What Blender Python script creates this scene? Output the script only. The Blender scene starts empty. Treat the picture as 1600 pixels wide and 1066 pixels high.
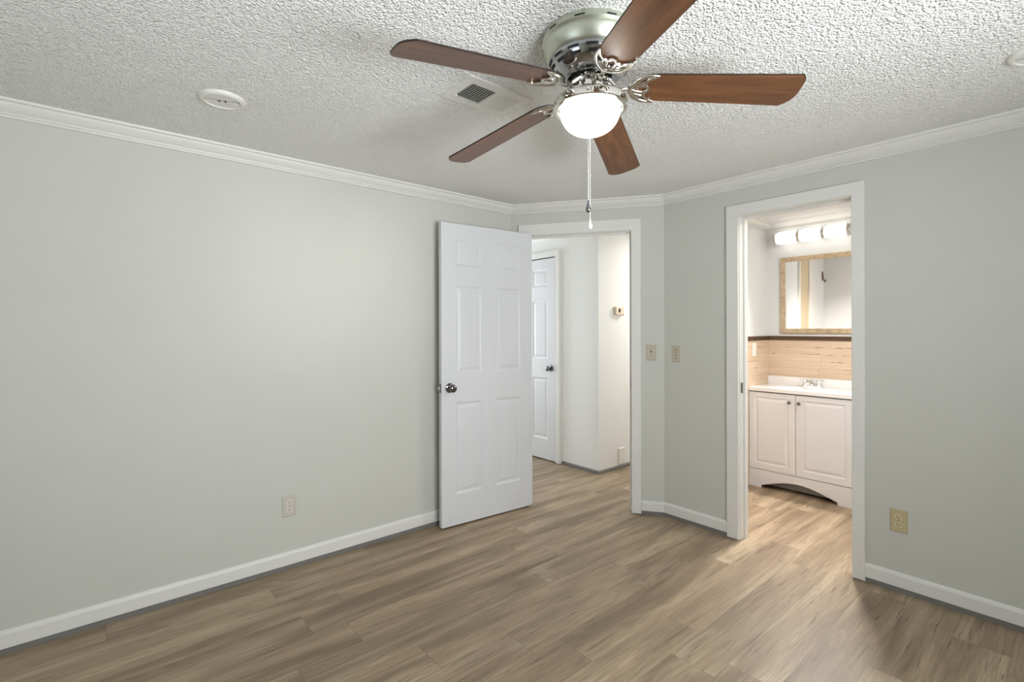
import bpy, bmesh, math, random
from mathutils import Vector, Matrix
import numpy as np
random.seed(7)
SC = bpy.context.scene
COL = SC.collection
R = math.radians

# ------------------------------------------------------------------ camera
CAM = Vector((2.919, 0.0, 1.34))
YAW = R(49.626)
cd = bpy.data.cameras.new('camera')
cam = bpy.data.objects.new('camera', cd)
COL.objects.link(cam)
cd.sensor_width = 36.0
cd.lens = 770.47 / 1600 * 36.0
cd.shift_y = -(533 - 514.4) / 1600
cd.clip_start = 0.02
cam.matrix_world = Matrix.Translation(CAM) @ Matrix.Rotation(YAW, 4, 'Z') @ Matrix.Rotation(R(90), 4, 'X') @ Matrix.Rotation(R(-0.149), 4, 'Z')
SC.camera = cam

# ------------------------------------------------------------------ view, world, lights
SC.view_settings.view_transform = 'Standard'
SC.view_settings.look = 'None'
SC.view_settings.gamma = 1.0
SC.view_settings.use_curve_mapping = False
SC.view_settings.exposure = 0.45
SC.cycles.use_denoising = True
SC.cycles.max_bounces = 14
SC.cycles.diffuse_bounces = 8
SC.cycles.sample_clamp_indirect = 6.0

w = bpy.data.worlds.new('world')
SC.world = w
w.use_nodes = True
w.node_tree.nodes['Background'].inputs['Color'].default_value = (0.75, 0.85, 1.0, 1)
w.node_tree.nodes['Background'].inputs['Strength'].default_value = 1.5


def area(name, loc, rot, sx, sy, power, color=(1, 1, 1), spread=180):
    l = bpy.data.lights.new(name, 'AREA')
    l.shape = 'RECTANGLE'
    l.size, l.size_y = sx, sy
    l.energy = power
    l.color = color
    l.spread = R(spread)
    o = bpy.data.objects.new(name, l)
    o.location = loc
    o.rotation_euler = rot
    COL.objects.link(o)
    return o


# room constants (metres)
XL, YR, CEIL = 0.0, 3.119, 2.29          # left wall plane, right (bath door) wall plane, ceiling
XE, YS = 3.75, -1.15                     # window wall, rear wall
P0 = Vector((0.0, 2.4753))               # left / diagonal corner
P1 = Vector((0.935, 3.119))              # diagonal / right corner
TD = (P1 - P0).normalized()
ND = Vector((-TD.y, TD.x))               # away from the room
BX0, BX1, BY0, BY1 = 1.0, 2.75, 3.219, 4.70
HX, HY = -0.03, 3.553                    # hall corner

WIN_E = (0.20, 1.70, 0.78, 2.02)         # window in the wall opposite (y0,y1,z0,z1)
DAY = (0.92, 0.97, 1.0)
WIN_S = (1.3, 2.4, 0.78, 2.02)           # unseen rear window, added to let ceiling fill in (x0,x1,z0,z1)
WC = ((WIN_E[0] + WIN_E[1]) / 2, (WIN_E[2] + WIN_E[3]) / 2)
area('daylight_window', (XE + 0.30, WC[0], WC[1] + .1), (0, R(72), 0), WIN_E[3] - WIN_E[2] - .06, WIN_E[1] - WIN_E[0] - .06, 18.5, DAY, 140)
# added fill lamps outside the windows, aimed up to brighten the ceiling
area('ceiling_fill', (XE + 0.55, WC[0], .85), (0, R(128), 0), .9, WIN_E[1] - WIN_E[0] + .2, 73, DAY, 150)
area('ceiling_fill_rear', (1.85, YS - .5, .85), (R(128), 0, 0), 1.1, .9, 4, DAY, 130)
# added narrow lamp at the window, makes the bright patch on the left wall
sl = area('wall_patch_fill', (XE + 0.085, 1.0, 1.50), (0, R(92), R(-2)), .75, 1.05, .42, (1, .995, .98), 18)
area('hall_ceiling_light', (0.45, 4.75, CEIL - .03), (0, 0, 0), .35, .35, 18.5, (1, .95, .91))
area('hall_daylight', (-2.25, 3.05, 1.3), (0, R(-90), 0), 1.4, .8, 20, (.86, .925, 1.0))
area('bathroom_fill', (2.25, 3.6, CEIL - .03), (0, 0, 0), .3, .3, 13, (1, .96, .93))  # unseen fill lamp, added to even out the bathroom light

# ------------------------------------------------------------------ material helpers


class NT:
    def __init__(s, name):
        s.m = bpy.data.materials.new(name)
        s.m.use_nodes = True
        s.t = s.m.node_tree
        s.b = s.t.nodes['Principled BSDF']
        s.out = s.t.nodes['Material Output']

    def n(s, typ, **kw):
        nd = s.t.nodes.new(typ)
        for k, v in kw.items():
            if k.startswith('i_'):
                nd.inputs[k[2:].replace('_', ' ')].default_value = v
            else:
                setattr(nd, k, v)
        return nd

    def l(s, a, b):
        s.t.links.new(a, b)

    def math(s, op, a, b=None, c=None):
        nd = s.t.nodes.new('ShaderNodeMath')
        nd.operation = op
        for i, v in enumerate((a, b, c)):
            if v is None:
                continue
            if hasattr(v, 'links'):
                s.l(v, nd.inputs[i])
            else:
                nd.inputs[i].default_value = v
        return nd.outputs[0]

    def ramp(s, fac, stops, interp='LINEAR'):
        nd = s.t.nodes.new('ShaderNodeValToRGB')
        nd.color_ramp.interpolation = interp
        e = nd.color_ramp.elements
        e[0].position, e[0].color = stops[0][0], (*stops[0][1], 1)
        e[1].position, e[1].color = stops[-1][0], (*stops[-1][1], 1)
        for p_, c_ in stops[1:-1]:
            k = e.new(p_)
            k.color = (*c_, 1)
        s.l(fac, nd.inputs[0])
        return nd.outputs[0]

    def mix(s, fac, a, b, mode='MIX'):
        nd = s.t.nodes.new('ShaderNodeMix')
        nd.data_type = 'RGBA'
        nd.blend_type = mode
        for sock, v in ((nd.inputs[0], fac), (nd.inputs[6], a), (nd.inputs[7], b)):
            if hasattr(v, 'links'):
                s.l(v, sock)
            else:
                sock.default_value = v if isinstance(v, (int, float)) else (*v, 1)
        return nd.outputs[2]

    def bump(s, h, strength, dist):
        nd = s.n('ShaderNodeBump', i_Strength=strength, i_Distance=dist)
        s.l(h, nd.inputs['Height'])
        s.l(nd.outputs[0], s.b.inputs['Normal'])
        return nd

    def coord(s, which='Object', scale=(1, 1, 1), loc=(0, 0, 0)):
        tc = s.n('ShaderNodeTexCoord')
        mp = s.n('ShaderNodeMapping')
        mp.inputs['Scale'].default_value = scale
        mp.inputs['Location'].default_value = loc
        s.l(tc.outputs[which], mp.inputs['Vector'])
        return mp.outputs[0]

    def set(s, color=None, rough=None, metal=None, **kw):
        if color is not None:
            s.b.inputs['Base Color'].default_value = (*color, 1)
        if rough is not None:
            s.b.inputs['Roughness'].default_value = rough
        if metal is not None:
            s.b.inputs['Metallic'].default_value = metal
        for k, v in kw.items():
            s.b.inputs[k.replace('_', ' ')].default_value = v
        return s


def srgb(r, g, b):
    return tuple(((c / 255) / 12.92 if c / 255 <= .04045 else ((c / 255 + .055) / 1.055) ** 2.4) for c in (r, g, b))


def paint(name, col, rough=.5, bump=.0, scale=180., spec=.4):
    t = NT(name).set(col, rough)
    t.b.inputs['Specular IOR Level'].default_value = spec
    v = t.coord()
    nz = t.n('ShaderNodeTexNoise', i_Scale=3.0, i_Detail=4.0)
    t.l(v, nz.inputs['Vector'])
    c = t.mix(nz.outputs['Fac'], tuple(x * .97 for x in col), tuple(min(1, x * 1.03) for x in col))
    t.l(c, t.b.inputs['Base Color'])
    if bump:
        n2 = t.n('ShaderNodeTexNoise', i_Scale=scale, i_Detail=3.0)
        t.l(v, n2.inputs['Vector'])
        t.bump(n2.outputs['Fac'], bump, .002)
    return t.m


def metal(name, col, rough, brushed=False):
    t = NT(name).set(col, rough, 1.0)
    if brushed:
        v = t.coord('Object', (1, 1, 1))
        sx = t.n('ShaderNodeSeparateXYZ')
        t.l(v, sx.inputs[0])
        ang = t.math('ARCTAN2', sx.outputs[1], sx.outputs[0])
        cx_ = t.n('ShaderNodeCombineXYZ')
        t.l(t.math('MULTIPLY', ang, 60.0), cx_.inputs[0])
        t.l(t.math('MULTIPLY', sx.outputs[2], 6.0), cx_.inputs[2])
        nz = t.n('ShaderNodeTexNoise', i_Scale=1.0, i_Detail=2.0)
        t.l(cx_.outputs[0], nz.inputs['Vector'])
        t.l(t.ramp(nz.outputs['Fac'], [(.3, tuple(x * .94 for x in col)), (.7, col)]), t.b.inputs['Base Color'])
        t.l(t.math('MULTIPLY_ADD', nz.outputs['Fac'], .1, rough - .05), t.b.inputs['Roughness'])
    return t.m


M = {}
M['wall'] = paint('wall_paint', srgb(198, 198, 190), .62, .12, 260., .3)
M['wall_bath'] = paint('bath_wall_paint', srgb(222, 224, 224), .5, .06, 220., .3)
M['wall_hall'] = paint('hall_wall_paint', srgb(234, 234, 231), .55, .06, 220., .3)
M['trim'] = paint('white_trim_paint', srgb(221, 220, 215), .38, .05, 60.)
M['door'] = paint('white_door_paint', srgb(212, 213, 215), .35, .04, 90.)
M['cabinet'] = paint('white_cabinet_paint', srgb(222, 223, 225), .38)
M['counter'] = paint('white_cultured_marble', srgb(240, 240, 240), .14)
M['plastic_white'] = paint('white_plastic', srgb(228, 226, 220), .35)
M['vent_white'] = paint('vent_white_enamel', srgb(222, 220, 214), .4)
M['vent_dark'] = NT('vent_duct_dark').set(srgb(30, 29, 28), .8).m
M['ivory'] = paint('ivory_plastic', srgb(188, 174, 138), .35)
M['greige'] = paint('greige_plastic', srgb(196, 188, 178), .35)
M['beige'] = paint('beige_switch_plastic', srgb(184, 176, 156), .35)
M['ivory_face'] = paint('ivory_receptacle', srgb(206, 192, 156), .3)
M['greige_face'] = paint('greige_receptacle', srgb(212, 205, 196), .3)
M['slot'] = NT('slot_dark').set(srgb(32, 26, 22), .7).m
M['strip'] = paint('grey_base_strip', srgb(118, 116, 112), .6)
M['chrome'] = metal('polished_chrome', (.82, .82, .82), .06)
M['darkchrome'] = metal('dark_nickel_knob', (.2, .2, .205), .1)
M['nickel'] = metal('brushed_nickel', (.60, .63, .53), .42, True)
M['nickel_pol'] = metal('polished_nickel', (.74, .72, .68), .09)
M['iron'] = metal('antique_nickel_bracket', (.66, .63, .58), .2)
M['hub'] = metal('blackened_steel_hub', (.05, .048, .045), .35)
M['dome'] = metal('dark_mirror_nickel', (.40, .41, .42), .1)
M['black'] = NT('black_void').set((.012, .012, .012), .7).m
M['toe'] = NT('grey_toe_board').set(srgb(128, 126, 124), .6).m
M['cavity'] = NT('cabinet_underside_dark').set(srgb(70, 68, 66), .7).m
M['tan_board'] = paint('tan_board', srgb(196, 178, 146), .5)
M['pendant_clear'] = NT('clear_acrylic').set((.95, .95, .95), .08, 0, Transmission_Weight=.35).m
M['mirror'] = NT('mirror_silver').set((.84, .83, .82), .01, 1.0).m
M['chain'] = metal('bead_chain', (.55, .55, .54), .25)
M['ext_glass'] = NT('window_glass').set((1, 1, 1), 0.0, 0, Transmission_Weight=1.0).m


def mat_ceiling():
    t = NT('popcorn_ceiling').set(srgb(247, 246, 243), .85)
    t.b.inputs['Specular IOR Level'].default_value = .2
    v = t.coord()
    nz = t.n('ShaderNodeTexNoise', i_Scale=230.0, i_Detail=2.0, i_Roughness=.5)
    t.l(v, nz.inputs['Vector'])
    a = t.n('ShaderNodeTexVoronoi', i_Scale=135.0, i_Randomness=1.0)
    a.feature = 'F1'
    t.l(v, a.inputs['Vector'])
    h = t.math('SUBTRACT', 1.0, t.math('MULTIPLY', a.outputs['Distance'], a.outputs['Distance']))
    n3 = t.n('ShaderNodeTexNoise', i_Scale=78.0, i_Detail=1.0, i_Roughness=.5)
    t.l(v, n3.inputs['Vector'])
    hh = t.math('ADD', t.math('MULTIPLY', h, .6), t.math('MULTIPLY', nz.outputs['Fac'], .45))
    hh = t.math('ADD', hh, t.math('MULTIPLY', n3.outputs['Fac'], .9))
    t.bump(hh, 1.0, .0125)
    return t.m


M['ceiling'] = mat_ceiling()


def mat_floor():
    t = NT('vinyl_oak_plank_floor').set(rough=.42)
    t.b.inputs['Specular IOR Level'].default_value = .35
    tc = t.n('ShaderNodeTexCoord')
    sx = t.n('ShaderNodeSeparateXYZ')
    t.l(tc.outputs['Object'], sx.inputs[0])
    X, Y = sx.outputs[0], sx.outputs[1]
    PW, PL = .182, 1.22
    xs = t.math('DIVIDE', t.math('ADD', X, 10.035), PW)
    row = t.math('FLOOR', xs)
    fx = t.math('FRACT', xs)
    wn = t.n('ShaderNodeTexWhiteNoise', noise_dimensions='1D')
    t.l(row, wn.inputs['W'])
    ys = t.math('ADD', t.math('DIVIDE', Y, PL), t.math('MULTIPLY', wn.outputs['Value'], 7.3))
    pl = t.math('FLOOR', ys)
    fy = t.math('FRACT', ys)
    cv = t.n('ShaderNodeCombineXYZ')
    t.l(row, cv.inputs[0])
    t.l(pl, cv.inputs[1])
    w3 = t.n('ShaderNodeTexWhiteNoise', noise_dimensions='2D')
    t.l(cv.outputs[0], w3.inputs['Vector'])
    rnd = w3.outputs['Value']
    off = t.n('ShaderNodeVectorMath', operation='MULTIPLY')
    t.l(w3.outputs['Color'], off.inputs[0])
    off.inputs[1].default_value = (31., 47., 19.)

    def grain(sxx, syy, scale, detail, dist=0.0, rough=.55):
        m = t.n('ShaderNodeVectorMath', operation='MULTIPLY')
        t.l(tc.outputs['Object'], m.inputs[0])
        m.inputs[1].default_value = (sxx, syy, 1)
        a = t.n('ShaderNodeVectorMath', operation='ADD')
        t.l(m.outputs[0], a.inputs[0])
        t.l(off.outputs[0], a.inputs[1])
        nz = t.n('ShaderNodeTexNoise', i_Scale=scale, i_Detail=detail, i_Roughness=rough, i_Distortion=dist)
        t.l(a.outputs[0], nz.inputs['Vector'])
        return nz.outputs['Fac'], a.outputs[0]
    broad, _ = grain(9, .9, 1.0, 3.0, .6)
    fine, _ = grain(190, 4.5, 1.0, 4.0, .4, .7)
    streak, _ = grain(75, 3.2, 1.0, 4.0, 1.2, .6)
    # cathedral figure: contour rings of a stretched noise
    ring, _ = grain(5.5, .75, 1.0, 1.5, .25)
    rw = t.math('SINE', t.math('MULTIPLY', ring, 150.0))
    rw = t.math('MULTIPLY_ADD', rw, .5, .5)
    rmask, _ = grain(3.0, 1.1, 1.0, 2.0)
    rm = t.ramp(rmask, [(.56, (0, 0, 0)), (.68, (1, 1, 1))])
    base = t.ramp(broad, [(.34, srgb(126, 109, 89)), (.5, srgb(154, 135, 111)), (.66, srgb(177, 158, 132))])
    c = t.mix(t.math('MULTIPLY', t.ramp(fine, [(.36, (1, 1, 1)), (.58, (0, 0, 0))]), .5), base, srgb(108, 92, 76))
    c = t.mix(t.math('MULTIPLY', t.ramp(streak, [(.57, (0, 0, 0)), (.68, (1, 1, 1))]), .7), c, srgb(92, 75, 60))
    c = t.mix(t.math('MULTIPLY', t.math('MULTIPLY', rw, rm), .5), c, srgb(188, 172, 150))
    tone = t.math('MULTIPLY_ADD', rnd, .16, .92)
    hsv = t.n('ShaderNodeHueSaturation')
    t.l(c, hsv.inputs['Color'])
    t.l(tone, hsv.inputs['Value'])
    # seams
    ex = t.math('MINIMUM', fx, t.math('SUBTRACT', 1.0, fx))
    ey = t.math('MINIMUM', fy, t.math('SUBTRACT', 1.0, fy))
    sxm = t.math('LESS_THAN', t.math('MULTIPLY', ex, PW), .0011)
    sym = t.math('LESS_THAN', t.math('MULTIPLY', ey, PL), .0013)
    seam = t.math('MULTIPLY', t.math('MAXIMUM', sxm, sym), .45)
    c2 = t.mix(seam, hsv.outputs['Color'], srgb(88, 74, 60))
    t.l(c2, t.b.inputs['Base Color'])
    t.l(t.math('MULTIPLY_ADD', fine, .16, .34), t.b.inputs['Roughness'])
    t.bump(t.math('SUBTRACT', fine, t.math('MULTIPLY', seam, 1.2)), .12, .002)
    return t.m


M['floor'] = mat_floor()


def mat_blade():
    t = NT('walnut_fan_blade').set(rough=.36)
    t.b.inputs['Specular IOR Level'].default_value = .8
    v = t.coord('Object', (2.0, 26, 26))
    oi = t.n('ShaderNodeObjectInfo')
    ad = t.n('ShaderNodeVectorMath', operation='ADD')
    t.l(v, ad.inputs[0])
    cb = t.n('ShaderNodeCombineXYZ')
    t.l(t.math('MULTIPLY', oi.outputs['Random'], 40.0), cb.inputs[1])
    t.l(cb.outputs[0], ad.inputs[1])
    nz = t.n('ShaderNodeTexNoise', i_Scale=1.0, i_Detail=5.0, i_Roughness=.6, i_Distortion=.7)
    t.l(ad.outputs[0], nz.inputs['Vector'])
    n2 = t.n('ShaderNodeTexNoise', i_Scale=5.0, i_Detail=3.0, i_Distortion=.3)
    t.l(ad.outputs[0], n2.inputs['Vector'])
    c = t.ramp(nz.outputs['Fac'], [(.28, srgb(74, 45, 26)), (.5, srgb(99, 62, 36)), (.75, srgb(124, 81, 48))])
    c = t.mix(t.math('MULTIPLY', t.ramp(n2.outputs['Fac'], [(.40, (1, 1, 1)), (.52, (0, 0, 0))]), .3), c, srgb(64, 36, 20))
    t.l(c, t.b.inputs['Base Color'])
    return t.m


M['blade'] = mat_blade()
M['blade_edge'] = NT('blade_dark_edge').set(srgb(40, 28, 22), .35).m


def mat_pallet():
    t = NT('reclaimed_plank_wainscot').set(rough=.6)
    tc = t.n('ShaderNodeTexCoord')
    sx = t.n('ShaderNodeSeparateXYZ')
    t.l(tc.outputs['Object'], sx.inputs[0])
    # run along the wall = x + y, height = z
    U = t.math('ADD', sx.outputs[0], sx.outputs[1])
    PH, PL = .0595, .62
    zs = t.math('DIVIDE', t.math('ADD', sx.outputs[2], .015), PH)
    row = t.math('FLOOR', zs)
    fz = t.math('FRACT', zs)
    wn = t.n('ShaderNodeTexWhiteNoise', noise_dimensions='1D')
    t.l(row, wn.inputs['W'])
    us = t.math('ADD', t.math('DIVIDE', U, PL), t.math('MULTIPLY', wn.outputs['Value'], 5.0))
    pl = t.math('FLOOR', us)
    fu = t.math('FRACT', us)
    cv = t.n('ShaderNodeCombineXYZ')
    t.l(row, cv.inputs[0])
    t.l(pl, cv.inputs[1])
    w3 = t.n('ShaderNodeTexWhiteNoise', noise_dimensions='2D')
    t.l(cv.outputs[0], w3.inputs['Vector'])
    g = t.n('ShaderNodeCombineXYZ')
    t.l(t.math('MULTIPLY_ADD', U, 3.0, t.math('MULTIPLY', w3.outputs['Value'], 30.)), g.inputs[0])
    t.l(t.math('MULTIPLY', sx.outputs[2], 60.0), g.inputs[1])
    nz = t.n('ShaderNodeTexNoise', i_Scale=1.0, i_Detail=4.0, i_Distortion=.5)
    t.l(g.outputs[0], nz.inputs['Vector'])
    c = t.ramp(nz.outputs['Fac'], [(.3, srgb(196, 172, 146)), (.55, srgb(214, 193, 168)), (.75, srgb(222, 204, 182))])
    c = t.mix(.5, c, t.ramp(w3.outputs['Value'], [(0, srgb(218, 198, 172)), (.5, srgb(206, 182, 154)), (1, srgb(224, 208, 186))]))
    # dark worn seams: only along parts of the joint
    ez = t.math('MULTIPLY', t.math('MINIMUM', fz, t.math('SUBTRACT', 1.0, fz)), PH)
    g2 = t.n('ShaderNodeCombineXYZ')
    t.l(t.math('MULTIPLY', U, 4.5), g2.inputs[0])
    t.l(t.math('MULTIPLY', sx.outputs[2], 22.0), g2.inputs[1])
    wear = t.n('ShaderNodeTexNoise', i_Scale=1.0, i_Detail=6.0, i_Roughness=.75)
    t.l(g2.outputs[0], wear.inputs['Vector'])
    width = t.math('MULTIPLY', t.math('SUBTRACT', wear.outputs['Fac'], .535), .05)
    dark = t.math('LESS_THAN', ez, t.math('MAXIMUM', width, .0003))
    eu = t.math('LESS_THAN', t.math('MULTIPLY', t.math('MINIMUM', fu, t.math('SUBTRACT', 1.0, fu)), PL), .0012)
    c = t.mix(t.math('MULTIPLY', dark, .8), c, srgb(96, 62, 36))
    c = t.mix(t.math('MULTIPLY', eu, .4), c, srgb(120, 82, 50))
    t.l(c, t.b.inputs['Base Color'])
    return t.m


M['pallet'] = mat_pallet()


def mat_wood(name, stops, sc):
    t = NT(name).set(rough=.5)
    v = t.coord('Object', sc)
    nz = t.n('ShaderNodeTexNoise', i_Scale=1.0, i_Detail=4.0, i_Distortion=.6)
    t.l(v, nz.inputs['Vector'])
    t.l(t.ramp(nz.outputs['Fac'], stops), t.b.inputs['Base Color'])
    return t.m


M['mirror_frame'] = mat_wood('pale_wood_frame', [(.3, srgb(166, 145, 115)), (.5, srgb(186, 165, 133)), (.7, srgb(200, 182, 152))], (30, 30, 30))
M['rail'] = mat_wood('dark_wood_rail', [(.3, srgb(58, 40, 28)), (.7, srgb(92, 66, 45))], (6, 6, 30))


def mat_lamp(name, col, edge, strength, center, radius, mid=None):
    """glass lit from a bulb inside: brightest round the bulb's place in the glass"""
    t = NT(name).set((.9, .9, .88), .25)
    tc = t.n('ShaderNodeTexCoord')
    d = t.n('ShaderNodeVectorMath', operation='DISTANCE')
    t.l(tc.outputs['Object'], d.inputs[0])
    d.inputs[1].default_value = center
    f = t.math('DIVIDE', d.outputs['Value'], radius)
    c = t.ramp(f, [(.15, col), (.78, mid), (.985, edge)] if mid else [(.15, col), (.95, edge)], 'EASE')
    t.l(c, t.b.inputs['Emission Color'])
    t.b.inputs['Emission Strength'].default_value = strength
    return t.m


M['bowl'] = mat_lamp('frosted_glass_bowl', (1.0, .92, .76), (.062, .056, .045), 15.0, (0, 0, -.065), .118, (.46, .42, .34))
M['shade'] = mat_lamp('lit_vanity_glass', (1, .96, .92), (1, .96, .92), 1.3, (0, 0, 0), 1.0)

# ------------------------------------------------------------------ mesh helpers


def obj(name, bm, mat, parent=None, smooth=False, loc=None, mats=None):
    me = bpy.data.meshes.new(name)
    bmesh.ops.recalc_face_normals(bm, faces=bm.faces)
    bm.to_mesh(me)
    bm.free()
    for m_ in (mats or [mat]):
        me.materials.append(m_)
    if smooth:
        for p_ in me.polygons:
            p_.use_smooth = True
    o = bpy.data.objects.new(name, me)
    COL.objects.link(o)
    if parent is not None:
        o.parent = parent
    if loc is not None:
        o.location = loc
    if smooth:
        try:
            me.set_sharp_from_angle(angle=R(40))
        except Exception:
            pass
    return o


def struct(o):
    o['kind'] = 'structure'
    return o


def tag(o, label, cat, group=None):
    o['label'] = label
    o['category'] = cat
    if group:
        o['group'] = group
    return o


def empty(name, mat4, label, cat, group=None):
    o = bpy.data.objects.new(name, None)
    o.empty_display_size = .05
    COL.objects.link(o)
    o.matrix_world = mat4
    return tag(o, label, cat, group)


def part_label(o, t):
    o['label'] = t
    return o


def box(bm, x0, x1, y0, y1, z0, z1, mat=None, bevel=0.0):
    vs = [bm.verts.new((x, y, z)) for z in (z0, z1) for (x, y) in ((x0, y0), (x1, y0), (x1, y1), (x0, y1))]
    fs = [bm.faces.new([vs[i] for i in q]) for q in ((3, 2, 1, 0), (4, 5, 6, 7), (0, 1, 5, 4), (1, 2, 6, 5), (2, 3, 7, 6), (3, 0, 4, 7))]
    if bevel:
        es = list({e for f in fs for e in f.edges})
        bmesh.ops.bevel(bm, geom=es, offset=bevel, segments=2, affect='EDGES', profile=.5)
    elif mat is not None:
        bmesh.ops.transform(bm, matrix=mat, verts=vs)
        return vs
    return vs


def nb():
    return bmesh.new()


def bx(x0, x1, y0, y1, z0, z1, bevel=0.0):
    bm = nb()
    box(bm, x0, x1, y0, y1, z0, z1, bevel=bevel)
    return bm


def lathe(bm, prof, seg=48, axis='Z', center=(0, 0, 0), cap=True):
    """prof: list of (radius, height)"""
    rings = []
    for r_, h_ in prof:
        ring = []
        for i in range(seg):
            a = 2 * math.pi * i / seg
            p_ = (r_ * math.cos(a), r_ * math.sin(a), h_)
            if axis == 'X':
                p_ = (h_, p_[0], p_[1])
            elif axis == 'Y':
                p_ = (p_[0], h_, p_[1])
            ring.append(bm.verts.new(Vector(p_) + Vector(center)))
        rings.append(ring)
    for a, b in zip(rings, rings[1:]):
        for i in range(seg):
            j = (i + 1) % seg
            bm.faces.new((a[i], a[j], b[j], b[i]))
    if cap:
        for ring in (rings[0], rings[-1]):
            try:
                bm.faces.new(ring)
            except Exception:
                pass
    return bm


def tube(bm, pts, rad, seg=10, flat=(1, 1)):
    pts = [Vector(p_) for p_ in pts]
    n = len(pts)
    rads = rad if isinstance(rad, (list, tuple)) else [rad] * n
    rings = []
    up = Vector((0, 0, 1))
    for i, p_ in enumerate(pts):
        d = (pts[min(i + 1, n - 1)] - pts[max(i - 1, 0)]).normalized()
        s = d.cross(up)
        if s.length < 1e-4:
            s = Vector((1, 0, 0))
        s.normalize()
        u = s.cross(d).normalized()
        rings.append([bm.verts.new(p_ + s * (rads[i] * flat[0] * math.cos(2 * math.pi * k / seg)) + u * (rads[i] * flat[1] * math.sin(2 * math.pi * k / seg))) for k in range(seg)])
    for a, b in zip(rings, rings[1:]):
        for k in range(seg):
            j = (k + 1) % seg
            bm.faces.new((a[k], a[j], b[j], b[k]))
    bm.faces.new(rings[0][::-1])
    bm.faces.new(rings[-1])
    return bm


def spline(ctrl, n=8):
    """Catmull-Rom through ctrl"""
    c = [Vector(p_) for p_ in ctrl]
    c = [c[0] * 2 - c[1]] + c + [c[-1] * 2 - c[-2]]
    out = []
    for i in range(1, len(c) - 2):
        for k in range(n):
            t = k / n
            a, b, d, e = c[i - 1], c[i], c[i + 1], c[i + 2]
            out.append(.5 * ((2 * b) + (d - a) * t + (2 * a - 5 * b + 4 * d - e) * t * t + (3 * b - a - 3 * d + e) * t ** 3))
    out.append(c[-2])
    return out


def prism(bm, outline, z0, z1, mat4=None):
    lo = [bm.verts.new((x, y, z0)) for x, y in outline]
    hi = [bm.verts.new((x, y, z1)) for x, y in outline]
    n = len(outline)
    bm.faces.new(lo[::-1])
    bm.faces.new(hi)
    for i in range(n):
        j = (i + 1) % n
        bm.faces.new((lo[i], lo[j], hi[j], hi[i]))
    if mat4 is not None:
        bmesh.ops.transform(bm, matrix=mat4, verts=lo + hi)
    return lo + hi


def frame_m(origin, xdir, ydir=None):
    """matrix: local x along xdir (horizontal), local z up, local y = z cross x"""
    x = Vector(xdir).normalized()
    z = Vector((0, 0, 1))
    y = z.cross(x)
    m_ = Matrix((x, y, z)).transposed().to_4x4()
    m_.translation = Vector(origin)
    return m_


def sweep(bm, path, prof, side=1):
    """moulding: path of 2D points, prof list of (out, z); 'out' is to the right of travel when side=-1 (left when +1); mitred"""
    path = [Vector(p_) for p_ in path]
    n = len(path)
    rows = []
    for i, p_ in enumerate(path):
        def nrm(a, b):
            d = (b - a).normalized()
            return Vector((-d.y, d.x)) * side
        if i == 0:
            mv = nrm(path[0], path[1])
        elif i == n - 1:
            mv = nrm(path[-2], path[-1])
        else:
            n0, n1 = nrm(path[i - 1], p_), nrm(p_, path[i + 1])
            mv = (n0 + n1) / (1 + n0.dot(n1))
        rows.append([bm.verts.new((p_.x + mv.x * o_, p_.y + mv.y * o_, z_)) for o_, z_ in prof])
    k = len(prof)
    for a, b in zip(rows, rows[1:]):
        for j in range(k):
            m_ = (j + 1) % k
            bm.faces.new((a[j], a[m_], b[m_], b[j]))
    bm.faces.new(rows[0][::-1])
    bm.faces.new(rows[-1])
    return bm


def miter_prof(p_, prof, d_in, d_out, side):
    pass


# ------------------------------------------------------------------ setting: floor, ceiling, walls
struct(obj('floor', bx(-2.6, 4.0, -1.4, 6.2, -.1, 0), M['floor']))
struct(obj('ceiling', bx(-2.6, 4.0, -1.4, 6.2, CEIL, CEIL + .1), M['ceiling']))


def seg_wall(name, o, xdir, length, thick, mat, opening=None, z1=CEIL, ext0=0., ext1=0.):
    """wall whose room face starts at o and runs along xdir; body lies on local -y...+thick (away)"""
    bm = nb()
    a, b = (0., thick) if thick > 0 else (thick, 0.)
    if opening is None:
        box(bm, -ext0, length + ext1, a, b, 0, z1)
    else:
        s0, s1, zb, zt = opening
        box(bm, -ext0, s0, a, b, 0, z1)
        box(bm, s1, length + ext1, a, b, 0, z1)
        box(bm, s0, s1, a, b, zt, z1)
        if zb > 0:
            box(bm, s0, s1, a, b, 0, zb)
    ob = obj(name, bm, mat)
    ob.matrix_world = frame_m((o[0], o[1], 0), (xdir[0], xdir[1], 0))
    return struct(ob)


LD = (P1 - P0).length
# left wall: runs +Y at x=0, body on -X side (local +y of +Y direction is -X)
seg_wall('wall_left', (0, YS), (0, 1), P0.y - YS, .1, M['wall'])
# diagonal wall with the hall doorway; body on the hall side
DS0, DS1, DH = .118, .915, 2.062
seg_wall('wall_back', P0, TD, LD, .1, M['wall'], (DS0, DS1, 0, DH))
# right wall with bathroom doorway
seg_wall('wall_right', P1, (1, 0), XE - P1.x, .1, M['wall'], (1.458 - P1.x, 2.094 - P1.x, 0, 2.062), ext0=0.0)
# window wall (opposite the left wall), travel -Y so that the body is on +X
seg_wall('wall_window_side', (XE, YR), (0, -1), YR - YS, .1, M['wall'], (YR - WIN_E[1], YR - WIN_E[0], WIN_E[2], WIN_E[3]))
# rear wall, travel -X so that the body is on -Y
seg_wall('wall_rear', (XE, YS), (-1, 0), XE, .1, M['wall'], (XE - WIN_S[1], XE - WIN_S[0], WIN_S[2], WIN_S[3]))
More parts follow.
